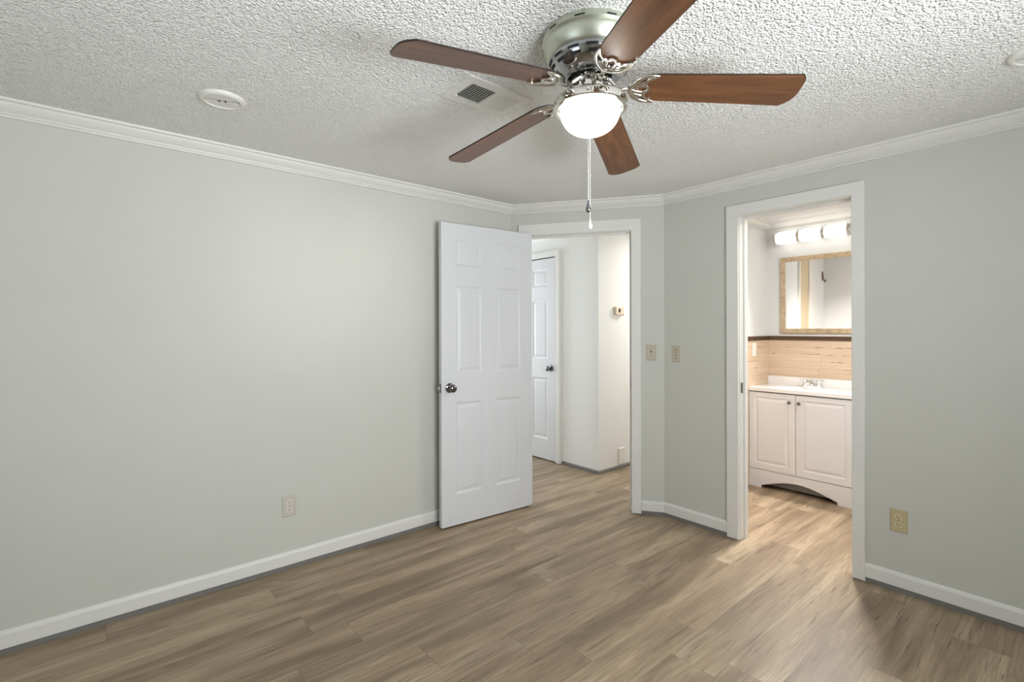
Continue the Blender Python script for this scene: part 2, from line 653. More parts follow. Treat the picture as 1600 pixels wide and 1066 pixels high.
# hall
seg_wall('wall_hall_far', (-2.4, HY), (1, 0), HX + 2.3, .1, M['wall_hall'])
seg_wall('wall_hall_side', (HX, HY + .1), (0, 1), 2.3, .1, M['wall_hall'], ext0=.1)
seg_wall('wall_hall_end', (-2.4, 2.2), (0, 1), 1.45, .1, M['wall_hall'])
seg_wall('wall_hall_near', (-.1, 2.2), (-1, 0), 2.3, .1, M['wall_hall'])
seg_wall('wall_hall_back', (HX, 5.9), (1, 0), 1.0, .1, M['wall_hall'])
# bathroom
seg_wall('wall_bath_left', (BX0, BY0), (0, 1), BY1 - BY0 + .1, .1, M['wall_bath'])
seg_wall('wall_bath_hall', (BX0 - .1, BY1 + 1.2), (0, -1), 1.2, .1, M['wall_hall'])
seg_wall('wall_bath_back', (BX0, BY1), (1, 0), BX1 - BX0, .1, M['wall_bath'])
seg_wall('wall_bath_right', (BX1, BY1), (0, -1), BY1 - BY0, .1, M['wall_bath'])
# bathroom-side lining of the doorway wall (painted white)
bm = nb()
box(bm, BX0, 1.39, 3.219, 3.2225, 0, CEIL)
box(bm, 2.15, BX1, 3.219, 3.2225, 0, CEIL)
box(bm, 1.39, 2.15, 3.219, 3.2225, 2.12, CEIL)
struct(obj('wall_bath_front', bm, M['wall_bath']))

# ------------------------------------------------------------------ mouldings
CROWN = [(0, 2.2215), (.011, 2.2215), (.014, 2.224), (.014, 2.229), (.009, 2.2315), (.0095, 2.233), (.017, 2.2345), (.0185, 2.239), (.013, 2.2435),
         (.020, 2.2475), (.029, 2.255), (.038, 2.264), (.044, 2.272), (.0455, 2.2765), (.052, 2.278), (.058, 2.2805), (.060, 2.285), (.060, CEIL), (0, CEIL)]
cpts = [Vector((0, YS)), P0, P1, Vector((XE, YR)), Vector((XE, YS)), Vector((0, YS))]


def mould_segment(path, i, prof, side=-1):
    """one mitred segment i of a polyline"""
    bm = nb()
    full = nb()
    sweep(full, path, prof, side)
    full.verts.ensure_lookup_table()
    k = len(prof)
    a = [bm.verts.new(full.verts[i * k + j].co) for j in range(k)]
    b = [bm.verts.new(full.verts[(i + 1) * k + j].co) for j in range(k)]
    full.free()
    for j in range(k):
        m_ = (j + 1) % k
        bm.faces.new((a[j], a[m_], b[m_], b[j]))
    bm.faces.new(a[::-1])
    bm.faces.new(b)
    return bm


tn = 0


def trim(bm, mat=None, smooth=False):
    global tn
    tn += 1
    return struct(obj('trim_%d' % tn, bm, mat or M['trim'], smooth=smooth))


for i in range(5):
    trim(mould_segment(cpts, i, CROWN), smooth=True)
BASE = [(0, .027), (.013, .027), (.013, .082), (.0105, .091), (.006, .097), (0, .099)]
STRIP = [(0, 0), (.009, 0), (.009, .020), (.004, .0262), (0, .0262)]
e1 = P0 + TD * .974
bpath_r = [e1, P1, Vector((1.396, YR))]
for nm, path in (('baseboard_left', [Vector((0, YS)), P0]), ('baseboard_back', bpath_r), ('baseboard_right', [Vector((2.141, YR)), Vector((XE, YR))]),
                 ('baseboard_window_side', [Vector((XE, YR)), Vector((XE, YS))]), ('baseboard_rear', [Vector((XE, YS)), Vector((0, YS))])):
    bm = nb()
    sweep(bm, path, BASE, -1)
    struct(obj(nm, bm, M['trim']))
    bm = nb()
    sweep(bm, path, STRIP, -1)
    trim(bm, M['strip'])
# hall base strips
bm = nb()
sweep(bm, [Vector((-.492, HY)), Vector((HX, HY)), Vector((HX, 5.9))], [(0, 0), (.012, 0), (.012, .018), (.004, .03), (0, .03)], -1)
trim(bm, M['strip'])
bm = nb()
sweep(bm, [Vector((-2.4, HY)), Vector((HX, HY)), Vector((HX, 5.9))], [(0, 2.252), (.008, 2.252), (.022, 2.268), (.03, CEIL), (0, CEIL)], -1)
trim(bm, M['wall_hall'])
# bathroom crown
bm = nb()
sweep(bm, [Vector((BX0, BY0)), Vector((BX0, BY1)), Vector((BX1, BY1)), Vector((BX1, BY0))], CROWN, -1)
trim(bm, smooth=True)

# wainscot of reclaimed planks and its rail
bm = nb()
box(bm, BX0, BX0 + .012, BY0 + .005, BY1, 0, 1.236)
box(bm, BX0 + .012, BX1, BY1 - .012, BY1, 0, 1.236)
trim(bm, M['pallet'])
bm = nb()
sweep(bm, [Vector((BX0, BY0 + .005)), Vector((BX0, BY1)), Vector((BX1, BY1))], [(0, 1.236), (.02, 1.236), (.022, 1.24), (.022, 1.268), (.018, 1.272), (0, 1.272)], -1)
trim(bm, M['rail'])
bm = nb()
sweep(bm, [Vector((BX0, BY0 + .005)), Vector((BX0, BY1)), Vector((BX1, BY1))], [(0, 1.272), (.016, 1.272), (.016, 1.284), (0, 1.286)], -1)
trim(bm)

# casings ------------------------------------------------------------


def casing(name_mat, o, xd, s0, s1, s2, s3, zin, zout, thick=.018, depth=.118, jam=.014, back=None):
    """casing boards s0-s1 and s2-s3 with head, on the room face (local -y); jamb lining through the wall"""
    F = frame_m((o[0], o[1], 0), (xd[0], xd[1], 0))
    bm = nb()
    prism(bm, [(s0, .004), (s1, .004), (s1, zin), (s2, zin), (s2, .004), (s3, .004), (s3, zout), (s0, zout)], 0, thick, Matrix.Rotation(R(90), 4, 'X'))
    bmesh.ops.bevel(bm, geom=[e for e in bm.edges if all(v.co.y < -thick * .5 for v in e.verts)], offset=.002, segments=2, affect='EDGES', profile=.5)
    t = trim(bm)
    t.matrix_world = F
    # jamb lining and stop
    bm = nb()
    j0, j1 = s1 + .004, s2 - .004
    zj = zin - .004
    box(bm, j0 - jam, j0, -.002, depth, 0, zj)
    box(bm, j1, j1 + jam, -.002, depth, 0, zj)
    box(bm, j0 - jam, j1 + jam, -.002, depth, zj, zj + jam)
    box(bm, j0, j0 + .011, .045, .08, 0, zj - .011)
    box(bm, j1 - .011, j1, .045, .08, 0, zj - .011)
    box(bm, j0, j1, .045, .08, zj - .011, zj)
    t2 = trim(bm)
    t2.matrix_world = F
    if back:
        bm = nb()
        b0, b1 = back
        box(bm, s0, s1, b0, b1, .004, zin)
        box(bm, s2, s3, b0, b1, .004, zin)
        box(bm, s0, s3, b0, b1, zin, zout)
        t3 = trim(bm)
        t3.matrix_world = F
    return F


FD = casing('hall', P0, TD, .062, .130, .907, .973, 2.058, 2.14, jam=.012, depth=.105, back=(.1, .115))
FB = casing('bath', (0, YR), (1, 0), 1.397, 1.472, 2.083, 2.141, 2.054, 2.122, jam=.014, depth=.104, back=(.1035, .119))


# panelled slabs ---------------------------------------------------------
def panel_face(bm, xs, zs, panels, y, dy, prof):
    """front at local y; dy=+1 means recess goes to +y. prof: list of (inset, depth)"""
    ps = [(x0, x1, z0, z1) for x0, x1, z0, z1 in panels]
    gx = sorted(set(xs + [p_[0] for p_ in ps] + [p_[1] for p_ in ps]))
    gz = sorted(set(zs + [p_[2] for p_ in ps] + [p_[3] for p_ in ps]))
    for i in range(len(gx) - 1):
        for j in range(len(gz) - 1):
            mx, mz = (gx[i] + gx[i + 1]) / 2, (gz[j] + gz[j + 1]) / 2
            if any(a < mx < b and c < mz < d for a, b, c, d in ps):
                continue
            bm.faces.new([bm.verts.new((x, y, z)) for x, z in ((gx[i], gz[j]), (gx[i + 1], gz[j]), (gx[i + 1], gz[j + 1]), (gx[i], gz[j + 1]))])
    for a, b, c, d in ps:
        prev = None
        for ins, dep in prof:
            yy = y + dy * dep
            ring = [(a + ins, c + ins), (b - ins, c + ins), (b - ins, d - ins), (a + ins, d - ins)]
            if prev:
                (pr, py) = prev
                for k in range(4):
                    m_ = (k + 1) % 4
                    bm.faces.new([bm.verts.new(v) for v in ((pr[k][0], py, pr[k][1]), (pr[m_][0], py, pr[m_][1]), (ring[m_][0], yy, ring[m_][1]), (ring[k][0], yy, ring[k][1]))])
            prev = (ring, yy)
        ring, yy = prev
        bm.faces.new([bm.verts.new((x, yy, z)) for x, z in ring])


def slab(w_, h0, h1, t, panels, prof, both=True):
    """door slab: x 0..w, y 0..t (front at y=0), z h0..h1"""
    bm = nb()
    panel_face(bm, [0, w_], [h0, h1], panels, 0, 1, prof)
    if both:
        panel_face(bm, [0, w_], [h0, h1], panels, t, -1, prof)
    else:
        bm.faces.new([bm.verts.new(v) for v in ((0, t, h0), (w_, t, h0), (w_, t, h1), (0, t, h1))])
    for q in (((0, 0, h0), (0, t, h0), (0, t, h1), (0, 0, h1)), ((w_, 0, h0), (w_, t, h0), (w_, t, h1), (w_, 0, h1)),
              ((0, 0, h0), (w_, 0, h0), (w_, t, h0), (0, t, h0)), ((0, 0, h1), (w_, 0, h1), (w_, t, h1), (0, t, h1))):
        bm.faces.new([bm.verts.new(v) for v in q])
    bmesh.ops.remove_doubles(bm, verts=bm.verts, dist=1e-5)
    return bm


PROF = [(0, 0), (.006, .004), (.014, .0075), (.022, .0075), (.04, .003), (.043, .0025)]
PX = [(.108, .320), (.436, .657)]
PZ = [(1.772, 1.952), (1.036, 1.636), (.220, .842)]
SIX = [(a, b, c, d) for a, b in PX for c, d in PZ]


def knob(parent, x, z, face, sgn, mat=None):
    """round door knob on slab face; axis along local y"""
    mat = mat or M['darkchrome']
    bm = nb()
    s = sgn
    lathe(bm, [(.001, face), (.031, face), (.033, face + s * .003), (.030, face + s * .008), (.018, face + s * .011), (.0115, face + s * .014), (.0105, face + s * .027),
               (.014, face + s * .031), (.022, face + s * .036), (.0265, face + s * .045), (.027, face + s * .052), (.024, face + s * .059), (.017, face + s * .0635), (.006, face + s * .0655), (.001, face + s * .0655)],
          28, 'Y', (x, 0, z))
    return part_label(obj('knob', bm, mat, parent, smooth=True), 'round polished metal door knob')


# bedroom door, open against the left wall
A = Vector((0.115, 1.7677, 0))
B = Vector((0.1744, 2.5327, 0))
FL = frame_m(A, B - A)
door = empty('bedroom_door', FL, 'open white six-panel bedroom door swung back toward the left wall', 'door')
obj('door_leaf', slab(.766, .012, 2.058, .035, SIX, PROF), M['door'], door)
knob(door, .060, .945, 0, -1)
knob(door, .060, .945, .035, 1)
bm = nb()
box(bm, -.0012, .0005, .006, .029, .915, .975)
lp = obj('latch_plate', bm, M['darkchrome'], door)
bm = nb()
prism(bm, [(-.004, .010), (-.014, .026), (.004, .026), (.004, .010)], .936, .954)
part_label(obj('latch_bolt', bm, M['chrome'], door), 'small chrome latch bolt on the door edge')
for hz in (.22, 1.05, 1.85):
    bm = nb()
    lathe(bm, [(.0065, hz - .045), (.0065, hz + .045)], 14, 'Z', (.7735, .0395, 0))
    box(bm, .7665, .7695, .005, .036, hz - .045, hz + .045)
    obj('hinge', bm, M['chrome'], door, smooth=True)
# strike plates in the two jambs
bm = nb()
box(bm, .9015, .9035, .008, .036, .905, .985)
so = obj('strike_plate', bm, M['darkchrome'])
so.matrix_world = FD
tag(so, 'dark metal strike plate in the jamb of the bedroom doorway, left of the switches', 'strike plate')
bm = nb()
box(bm, 1.4755, 1.4772, .01, .036, .93, .995)
so = obj('strike_plate', bm, M['darkchrome'])
so.matrix_world = FB
tag(so, 'small metal strike plate in the left jamb of the bathroom doorway', 'strike plate')

# hall closet door on the hall far wall --------------------------------
HF = frame_m((-1.316, HY - .004, 0), (1, 0, 0))
hd = empty('hall_door', HF, 'closed white six-panel door in the hallway behind the bedroom doorway', 'door')
obj('door_leaf', slab(.762, .014, 2.055, .035, SIX, PROF, both=False), M['door'], hd)
hd.matrix_world = frame_m((-1.318, HY - .038, 0), (1, 0, 0))
knob(hd, .708, .945, 0, -1, M['darkchrome'])
bm = nb()
box(bm, -.546, -.490, -.046, 0, .004, 2.066, bevel=.002)
box(bm, -1.390, -1.328, -.046, 0, .004, 2.066, bevel=.002)
box(bm, -1.390, -.490, -.046, 0, 2.066, 2.128, bevel=.002)
t = trim(bm)
t.location = (0, HY, 0)
bm = nb()
box(bm, -.556, -.546, -.02, 0, 0, 2.066)
box(bm, -1.328, -1.318, -.02, 0, 0, 2.066)
box(bm, -1.328, -.546, -.02, 0, 2.055, 2.066)
t = trim(bm, M['black'])
t.location = (0, HY, 0)


# wall plates -----------------------------------------------------------
def plate_bm(w_, h_, t=.006):
    bm = nb()
    o0 = [(-w_ / 2, -h_ / 2), (w_ / 2, -h_ / 2), (w_ / 2, h_ / 2), (-w_ / 2, h_ / 2)]
    b_ = .004
    rows = []
    for ins, y in ((0, 0), (0, -t * .45), (b_, -t)):
        rows.append([bm.verts.new((math.copysign(abs(x) - ins, x), y, math.copysign(abs(z) - ins, z))) for x, z in o0])
    for a, b in zip(rows, rows[1:]):
        for k in range(4):
            m_ = (k + 1) % 4
            bm.faces.new((a[k], a[m_], b[m_], b[k]))
    bm.faces.new(rows[-1])
    bm.faces.new(rows[0][::-1])
    return bm


def cyl_y(x, z, r_, y0, y1, seg=14):
    bm = nb()
    lathe(bm, [(r_, y0), (r_, y1)], seg, 'Y', (x, 0, z))
    return bm


def outlet(m4, label, m_plate, m_face, pw=.072, ph=.116):
    o = empty('wall_outlet', m4, label, 'outlet')
    obj('cover_plate', plate_bm(pw, ph), m_plate, o)
    for s in (1, -1):
        bm = nb()
        out = []
        for i in range(28):
            a = 2 * math.pi * i / 28
            out.append((.0172 * math.cos(a), max(-.0138, min(.0138, .0172 * math.sin(a)))))
        prism(bm, out, .0055, .0082, Matrix.Rotation(R(90), 4, 'X'))
        f = obj('receptacle', bm, m_face, o, loc=(0, 0, s * .0195))
        for sx_, hh in ((-.0063, .0045), (.0063, .0038)):
            obj('slot', bx(sx_ - .0013, sx_ + .0013, -.0087, -.0080, .003 - hh, .003 + hh), M['slot'], f)
        obj('slot', cyl_y(0, -.0075, .0026, -.0087, -.0080), M['slot'], f)
    obj('screw', cyl_y(0, 0, .003, -.0072, -.0055), M['chrome'], o)
    return o


outlet(frame_m((0, .837, .352), (0, 1, 0)), 'greyish duplex outlet low on the left wall, left of the open door', M['greige'], M['greige_face'])
outlet(frame_m((2.282, YR, .361), (1, 0, 0)), 'ivory duplex outlet low on the right wall beside the bathroom doorway', M['ivory'], M['ivory_face'])


def switch(s, z, label, toggle):
    o = empty('light_switch', frame_m((s[0], s[1], z), s[2]), label, 'switch')
    obj('cover_plate', plate_bm(.07, .114), M['beige'], o)
    for dz in (.030, -.030):
        obj('screw', cyl_y(0, dz, .0038, -.0075, -.0055), M['iron'] if toggle else M['slot'], o)
    obj('toggle_slot', bx(-.005, .005, -.0068, -.0058, -.012, .012), M['slot'] if toggle else M['beige'], o)
    if toggle:
        bm = nb()
        tube(bm, [(0, -.004, 0), (0, -.012, -.004), (0, -.018, -.008)], [.0048, .0044, .0036], 8)
        obj('toggle', bm, M['ivory_face'], o)
    else:
        for dz in (.010, -.010):
            obj('hole', cyl_y(0, dz, .0038, -.0074, -.0064), M['slot'], o)
    return o


sp_ = P0 + TD * 1.043
switch((sp_.x, sp_.y, (TD.x, TD.y, 0)), 1.169, 'beige toggle light switch beside the casing of the bedroom doorway', True)
switch((1.031, YR, (1, 0, 0)), 1.163, 'beige wall plate with a column of four dark holes, nearer the bathroom doorway', False)

# hall thermostat and low blank plate
TH = frame_m((HX, 3.842, 1.512), (0, 1, 0))
TH = Matrix.Translation((HX, 3.842, 1.512)) @ Matrix.Rotation(R(90), 4, 'Z')
th = empty('thermostat', TH, 'small ivory thermostat on the hallway wall seen through the bedroom doorway', 'thermostat')
obj('housing', bx(-.062, .062, -.03, 0, -.04, .04, bevel=.006), paint('thermostat_ivory', srgb(232, 214, 190), .4), th)
obj('display', bx(-.026, .002, -.0312, -.029, -.016, .02), M['slot'], th)
obj('lever', bx(.03, .05, -.033, -.029, -.044, -.036), M['slot'], th)
bp_ = obj('wall_plate', plate_bm(.092, .15, .012), M['plastic_white'])
bp_.matrix_world = Matrix.Translation((HX, 3.886, .118)) @ Matrix.Rotation(R(90), 4, 'Z')
tag(bp_, 'blank white plate low on the hallway wall below the thermostat', 'wall plate')

# bathroom light switch on the plank wainscot
sw = empty('bath_switch', Matrix.Translation((BX0 + .012, 4.384, 1.155)) @ Matrix.Rotation(R(90), 4, 'Z'), 'white rocker switch on the plank wainscot in the bathroom', 'switch')
obj('cover_plate', plate_bm(.074, .116), M['plastic_white'], sw)
obj('rocker', bx(-.016, .016, -.0095, -.004, -.033, .033, bevel=.002), M['counter'], sw)

# ------------------------------------------------------------------ ceiling fittings


def ceiling_vent_round(x, y, label, ang):
    o = empty('round_vent', Matrix.Translation((x, y, CEIL)) @ Matrix.Rotation(ang, 4, 'Z'), label, 'vent', 'round ceiling vents')
    bm = nb()
    lathe(bm, [(.064, -.003), (.0645, -.0125), (.067, -.015), (.072, -.015), (.080, -.0125), (.0845, -.007), (.085, 0.0), (.064, 0.0)], 56, cap=False)
    bm.faces.ensure_lookup_table()
    obj('rim', bm, M['vent_white'], o, smooth=True)
    for s in (1, -1):
        pts = [(.0625 * math.cos(a) , s * (.0055 + .0572 * math.sin(a))) for a in [math.pi * i / 24 for i in range(25)]]
        bm = nb()
        lo = [bm.verts.new((x_, y_, -.0095 - .07 * (abs(y_)) * .12)) for x_, y_ in pts]
        hi = [bm.verts.new((x_, y_, -.0065 - .07 * (abs(y_)) * .12)) for x_, y_ in pts]
        bm.faces.new(lo)
        bm.faces.new(hi[::-1])
        for i in range(len(pts)):
            j = (i + 1) % len(pts)
            bm.faces.new((lo[i], lo[j], hi[j], hi[i]))
        obj('damper_flap', bm, M['vent_white'], o)
    bm = nb()
    lathe(bm, [(.064, -.0045), (.064, -.001)], 40)
    obj('backing', bm, M['vent_dark'], o)
    bm = nb()
    for dx in (-.011, .011):
        box(bm, dx - .003, dx + .003, -.007, .007, -.0125, -.008)
    obj('clip', bm, M['cavity'], o)
    return o


ceiling_vent_round(.606, .408, 'round white ceiling vent above the left wall, closed by two flaps', R(72))
ceiling_vent_round(2.809, 2.481, 'round white ceiling vent cut off by the right edge of the photo', R(0))

# rectangular supply register: long side along y
vo = empty('ceiling_register', Matrix.Translation((1.319, 1.231, CEIL)), 'rectangular white ceiling register with dark louvres, left of the ceiling fan', 'vent')
bm = nb()
o2 = [(.104, .158), (.100, .154)]
VW, VL = .104, .157
iw, il0, il1 = .062, -.118, .122
# flange as frame
for (x0, x1, y0, y1) in ((-VW, -iw, -VL, VL), (iw, VW, -VL, VL), (-iw, iw, -VL, il0), (-iw, iw, il1, VL), (-iw, iw, -.002, .006)):
    box(bm, x0, x1, y0, y1, -.007, 0)
obj('flange', bm, M['vent_white'], vo)
obj('duct', bx(-iw, iw, il0, il1, -.0015, -.0005), M['vent_dark'], vo)
for k in range(10):
    yy = il0 + .006 + k * (-.002 - il0 - .008) / 9.4
    bm = nb()
    box(bm, -iw, iw, -.0042, .0042, -.0006, .0006)
    bmesh.ops.rotate(bm, verts=bm.verts, cent=(0, 0, 0), matrix=Matrix.Rotation(R(58), 3, 'X'))
    obj('louvre', bm, M['vent_white'], vo, loc=(0, yy, -.006))
for k in range(10):
    yy = .013 + k * (il1 - .006 - .013) / 9.2
    bm = nb()
    box(bm, -iw, iw, -.0056, .0056, -.0006, .0006)
    bmesh.ops.rotate(bm, verts=bm.verts, cent=(0, 0, 0), matrix=Matrix.Rotation(R(-36), 3, 'X'))
    obj('louvre', bm, M['vent_white'], vo, loc=(0, yy, -.006))
obj('damper_lever', bx(-.064, -.050, -.122, -.114, -.013, -.006), M['vent_white'], vo)
for sx_, sy_ in ((.0, .140), (.0, -.139)):
    bm = nb()
    lathe(bm, [(.004, -.0085), (.004, -.006)], 12, 'Z', (sx_, sy_, 0))
    obj('screw', bm, M['iron'], vo)

# ------------------------------------------------------------------ ceiling fan
FX, FY = 1.859, 1.238
fan = empty('ceiling_fan', Matrix.Translation((FX, FY, CEIL)), 'brushed nickel flush-mount ceiling fan with five walnut blades and a lit bowl', 'ceiling fan')
# local z measured from the ceiling (negative down)


def zl(z):
    return z - CEIL


bm = nb()
lathe(bm, [(.10, 0), (.153, 0), (.155, -.006), (.155, -.020), (.151, -.024), (.1475, -.027), (.1475, -.033), (.151, -.036), (.150, -.042),
           (.146, -.055), (.139, -.068), (.134, -.074), (.131, -.076)], 72, cap=False)
obj('motor_housing', bm, M['nickel'], fan, smooth=True)
bm = nb()
lathe(bm, [(.131, -.0755), (.133, -.080), (.132, -.088), (.127, -.100), (.118, -.114), (.106, -.126), (.094, -.134), (.086, -.138), (.080, -.140), (.076, -.139), (.070, -.134), (.064, -.118)], 72, cap=False)
dome = obj('lower_dome', bm, M['dome'], fan, smooth=True)
# dark cooling slots round the dome and the top ring
SLOTS = []
for k in range(14):
    a = 2 * math.pi * k / 14 + .1
    for da0, da1, z0, z1 in ((-.15, .13, -.0865, -.094), (-.10, .16, -.103, -.111)):
        bm = nb()
        pr = {-.0865: .1325, -.094: .1305, -.103: .1265, -.111: .1215}
        vs = []
        for z in (z0, z1):
            for i in range(7):
                t_ = a + da0 + (da1 - da0) * i / 6
                vs.append(bm.verts.new(((pr[z] + .0006) * math.cos(t_), (pr[z] + .0006) * math.sin(t_), z)))
        lo = []
        for z in (z0, z1):
            for i in range(7):
                t_ = a + da0 + (da1 - da0) * i / 6
                lo.append(bm.verts.new(((pr[z] - .0012) * math.cos(t_), (pr[z] - .0012) * math.sin(t_), z)))
        for i in range(6):
            bm.faces.new((vs[i], vs[i + 1], vs[i + 8], vs[i + 7]))
            bm.faces.new((vs[i], vs[i + 1], lo[i + 1], lo[i]))
            bm.faces.new((vs[i + 7], vs[i + 8], lo[i + 8], lo[i + 7]))
        bm.faces.new((vs[0], vs[7], lo[7], lo[0]))
        bm.faces.new((vs[6], vs[13], lo[13], lo[6]))
        obj('cooling_slot', bm, M['black'], dome)
for k in range(10):
    a = 2 * math.pi * k / 10 + .2
    bm = nb()
    vs = []
    for rr_ in (.1515, .1556):
        for z in (-.0125, -.0175):
            for i in range(6):
                t_ = a - .10 + .20 * i / 5
                vs.append(bm.verts.new((rr_ * .9985 * math.cos(t_), rr_ * .9985 * math.sin(t_), z)))
    o_ = lambda r_, z_, i_: vs[r_ * 12 + z_ * 6 + i_]
    for i in range(5):
        bm.faces.new((o_(1, 0, i), o_(1, 0, i + 1), o_(1, 1, i + 1), o_(1, 1, i)))
        bm.faces.new((o_(0, 0, i), o_(0, 0, i + 1), o_(1, 0, i + 1), o_(1, 0, i)))
        bm.faces.new((o_(0, 1, i), o_(0, 1, i + 1), o_(1, 1, i + 1), o_(1, 1, i)))
    bm.faces.new((o_(0, 0, 0), o_(0, 1, 0), o_(1, 1, 0), o_(1, 0, 0)))
    bm.faces.new((o_(0, 0, 5), o_(0, 1, 5), o_(1, 1, 5), o_(1, 0, 5)))
    obj('cooling_slot', bm, M['black'], fan)
# rotor core and hub
bm = nb()
lathe(bm, [(.060, -.108), (.060, -.126), (.056, -.131), (.046, -.132), (.040, -.133)], 40)
part_label(obj('rotor_hub', bm, M['hub'], fan, smooth=True), 'dark rotor hub that carries the blades')
bm = nb()
lathe(bm, [(.053, -.131), (.054, -.134), (.053, -.140), (.044, -.1415), (.043, -.150), (.043, -.192), (.048, -.197), (.070, -.199)], 40)
obj('switch_housing', bm, M['nickel_pol'], fan, smooth=True)
bm = nb()
lathe(bm, [(.05, -.196), (.088, -.197), (.100, -.199), (.110, -.203), (.1165, -.209), (.119, -.216), (.1195, -.233), (.117, -.236), (.107, -.237), (.104, -.230), (.06, -.215)], 72, cap=False)
obj('light_ring', bm, M['nickel_pol'], fan, smooth=True)
# glass bowl (own origin so that the glow is measured from the bulb)
bm = nb()
prof = []
for i in range(25):
    a = i / 24 * math.pi / 2
    prof.append((max(.0985 * math.cos(a) ** .8 if i < 24 else 0.0006, .0006), -.083 * math.sin(a)))
prof = [(.098, .010)] + prof
lathe(bm, prof, 72, cap=False)
bowl = obj('glass_bowl', bm, M['bowl'], fan, smooth=True, loc=(0, 0, -.233))
part_label(bowl, 'lit frosted white glass bowl')
bm = nb()
lathe(bm, [(.0005, -.329), (.004, -.329), (.006, -.331), (.004, -.334), (.0005, -.335)], 14)

# blades
q = dict(h=2.113, ph=.781, pit=-.206, dr=.099, tx=.062, ty=-.016)


def blade_outline():
    pts = []
    r0, r1 = .140, .652

    def hw(r_):
        return .0595 + (.069 - .0595) * (r_ - .25) / (.41)
    n = 14
    # root: half ellipse from -w to +w, travelling over r0
    xr = .205
    for i in range(n + 1):
        a = -math.pi / 2 + math.pi * i / n
        # start at -w side, go round the root to +w
        pts.append((xr - (xr - r0) * math.cos(a), math.sin(a) * hw(xr)))
    for r_ in (.3, .4, .5):
        pts.append((r_, hw(r_)))
    # tip: +w side falls away generously, -w corner tighter
    for i in range(25):
        t_ = math.cos(math.pi * i / 24)
        dx_ = .036 * t_ ** 2.8 if t_ > 0 else .017 * (-t_) ** 5
        pts.append((r1 + .002 - dx_, hw(r1) * t_))
    for r_ in (.5, .4, .3):
        pts.append((r_, -hw(r_)))
    return pts


OUT = blade_outline()


def blade_mesh():
    bm = nb()
    t = .0055
    n = len(OUT)
    cxm = sum(p_[0] for p_ in OUT) / n

    def ins(p_, d):
        # pull slightly toward the centre line for the rounded edge
        x, y = p_
        return (x - d * (1 if x > .5 else (-1 if x < .19 else 0)), y - math.copysign(min(d, abs(y)), y))
    rows = []
    for z, d in ((-t / 2, .0022), (-t / 2 + .0012, 0), (t / 2 - .0012, 0), (t / 2, .0022)):
        rows.append([bm.verts.new((*ins(p_, d), z)) for p_ in OUT])
    for a, b in zip(rows, rows[1:]):
        for i in range(n):
            j = (i + 1) % n
            f = bm.faces.new((a[i], a[j], b[j], b[i]))
            f.material_index = 1
    bm.faces.new(rows[0][::-1])
    bm.faces.new(rows[-1])
    return bm


def iron_mesh():
    """ornate crescent bracket under the blade root, blade-local frame"""
    bm = nb()
    zb = -.0075
    # arm from hub, curving down and out
    arm = spline([(.046, 0, .019), (.062, .004, .014), (.082, .002, -.006), (.104, -.001, -.012), (.126, 0, zb)], 6)
    tube(bm, arm, [.0085 - .003 * i / (len(arm) - 1) for i in range(len(arm))], 10, (1.15, .8))
    # two foot lugs at the hub
    for s in (1, -1):
        tube(bm, spline([(.044, s * .020, .019), (.058, s * .017, .014), (.078, s * .006, -.002)], 5), .0058, 8)
        lathe(bm, [(.0058, .006), (.0058, .022)], 10, 'Z', (.050, s * .018, 0))
    # outer crescent
    cres = spline([(.212, .056, zb), (.188, .0555, zb), (.160, .046, zb - .001), (.138, .027, zb - .002), (.127, 0, zb - .002), (.138, -.027, zb - .002), (.160, -.046, zb - .001), (.188, -.0555, zb), (.212, -.056, zb)], 7)
    m_ = len(cres) - 1
    tube(bm, cres, [.0035 + .0042 * math.sin(math.pi * i / m_) for i in range(m_ + 1)], 10, (1.1, .8))
    # inner scalloped edge with a cusp
    for s in (1, -1):
        inn = spline([(.212, s * .056, zb), (.190, s * .046, zb), (.176, s * .030, zb), (.176, s * .014, zb), (.190, 0, zb)], 6)
        k = len(inn) - 1
        tube(bm, inn, [.0032 + .002 * math.sin(math.pi * i / k) for i in range(k + 1)], 8, (1.1, .8))
        # ribs joining crescent and scallop
        tube(bm, spline([(.128, s * .002, zb), (.148, s * .010, zb - .001), (.172, s * .014, zb), (.188, s * .004, zb)], 5), [.0052] * 15 + [.004], 8, (1.1, .8))
        tube(bm, spline([(.140, s * .020, zb), (.158, s * .026, zb - .001), (.178, s * .032, zb)], 5), .0046, 8, (1.1, .8))
    for x, y in ((.150, 0), (.196, .049), (.196, -.049)):
        lathe(bm, [(.0008, zb - .0035), (.004, zb - .003), (.0052, zb - .001), (.0052, zb + .004)], 12, 'Z', (x, y, 0))
    return bm


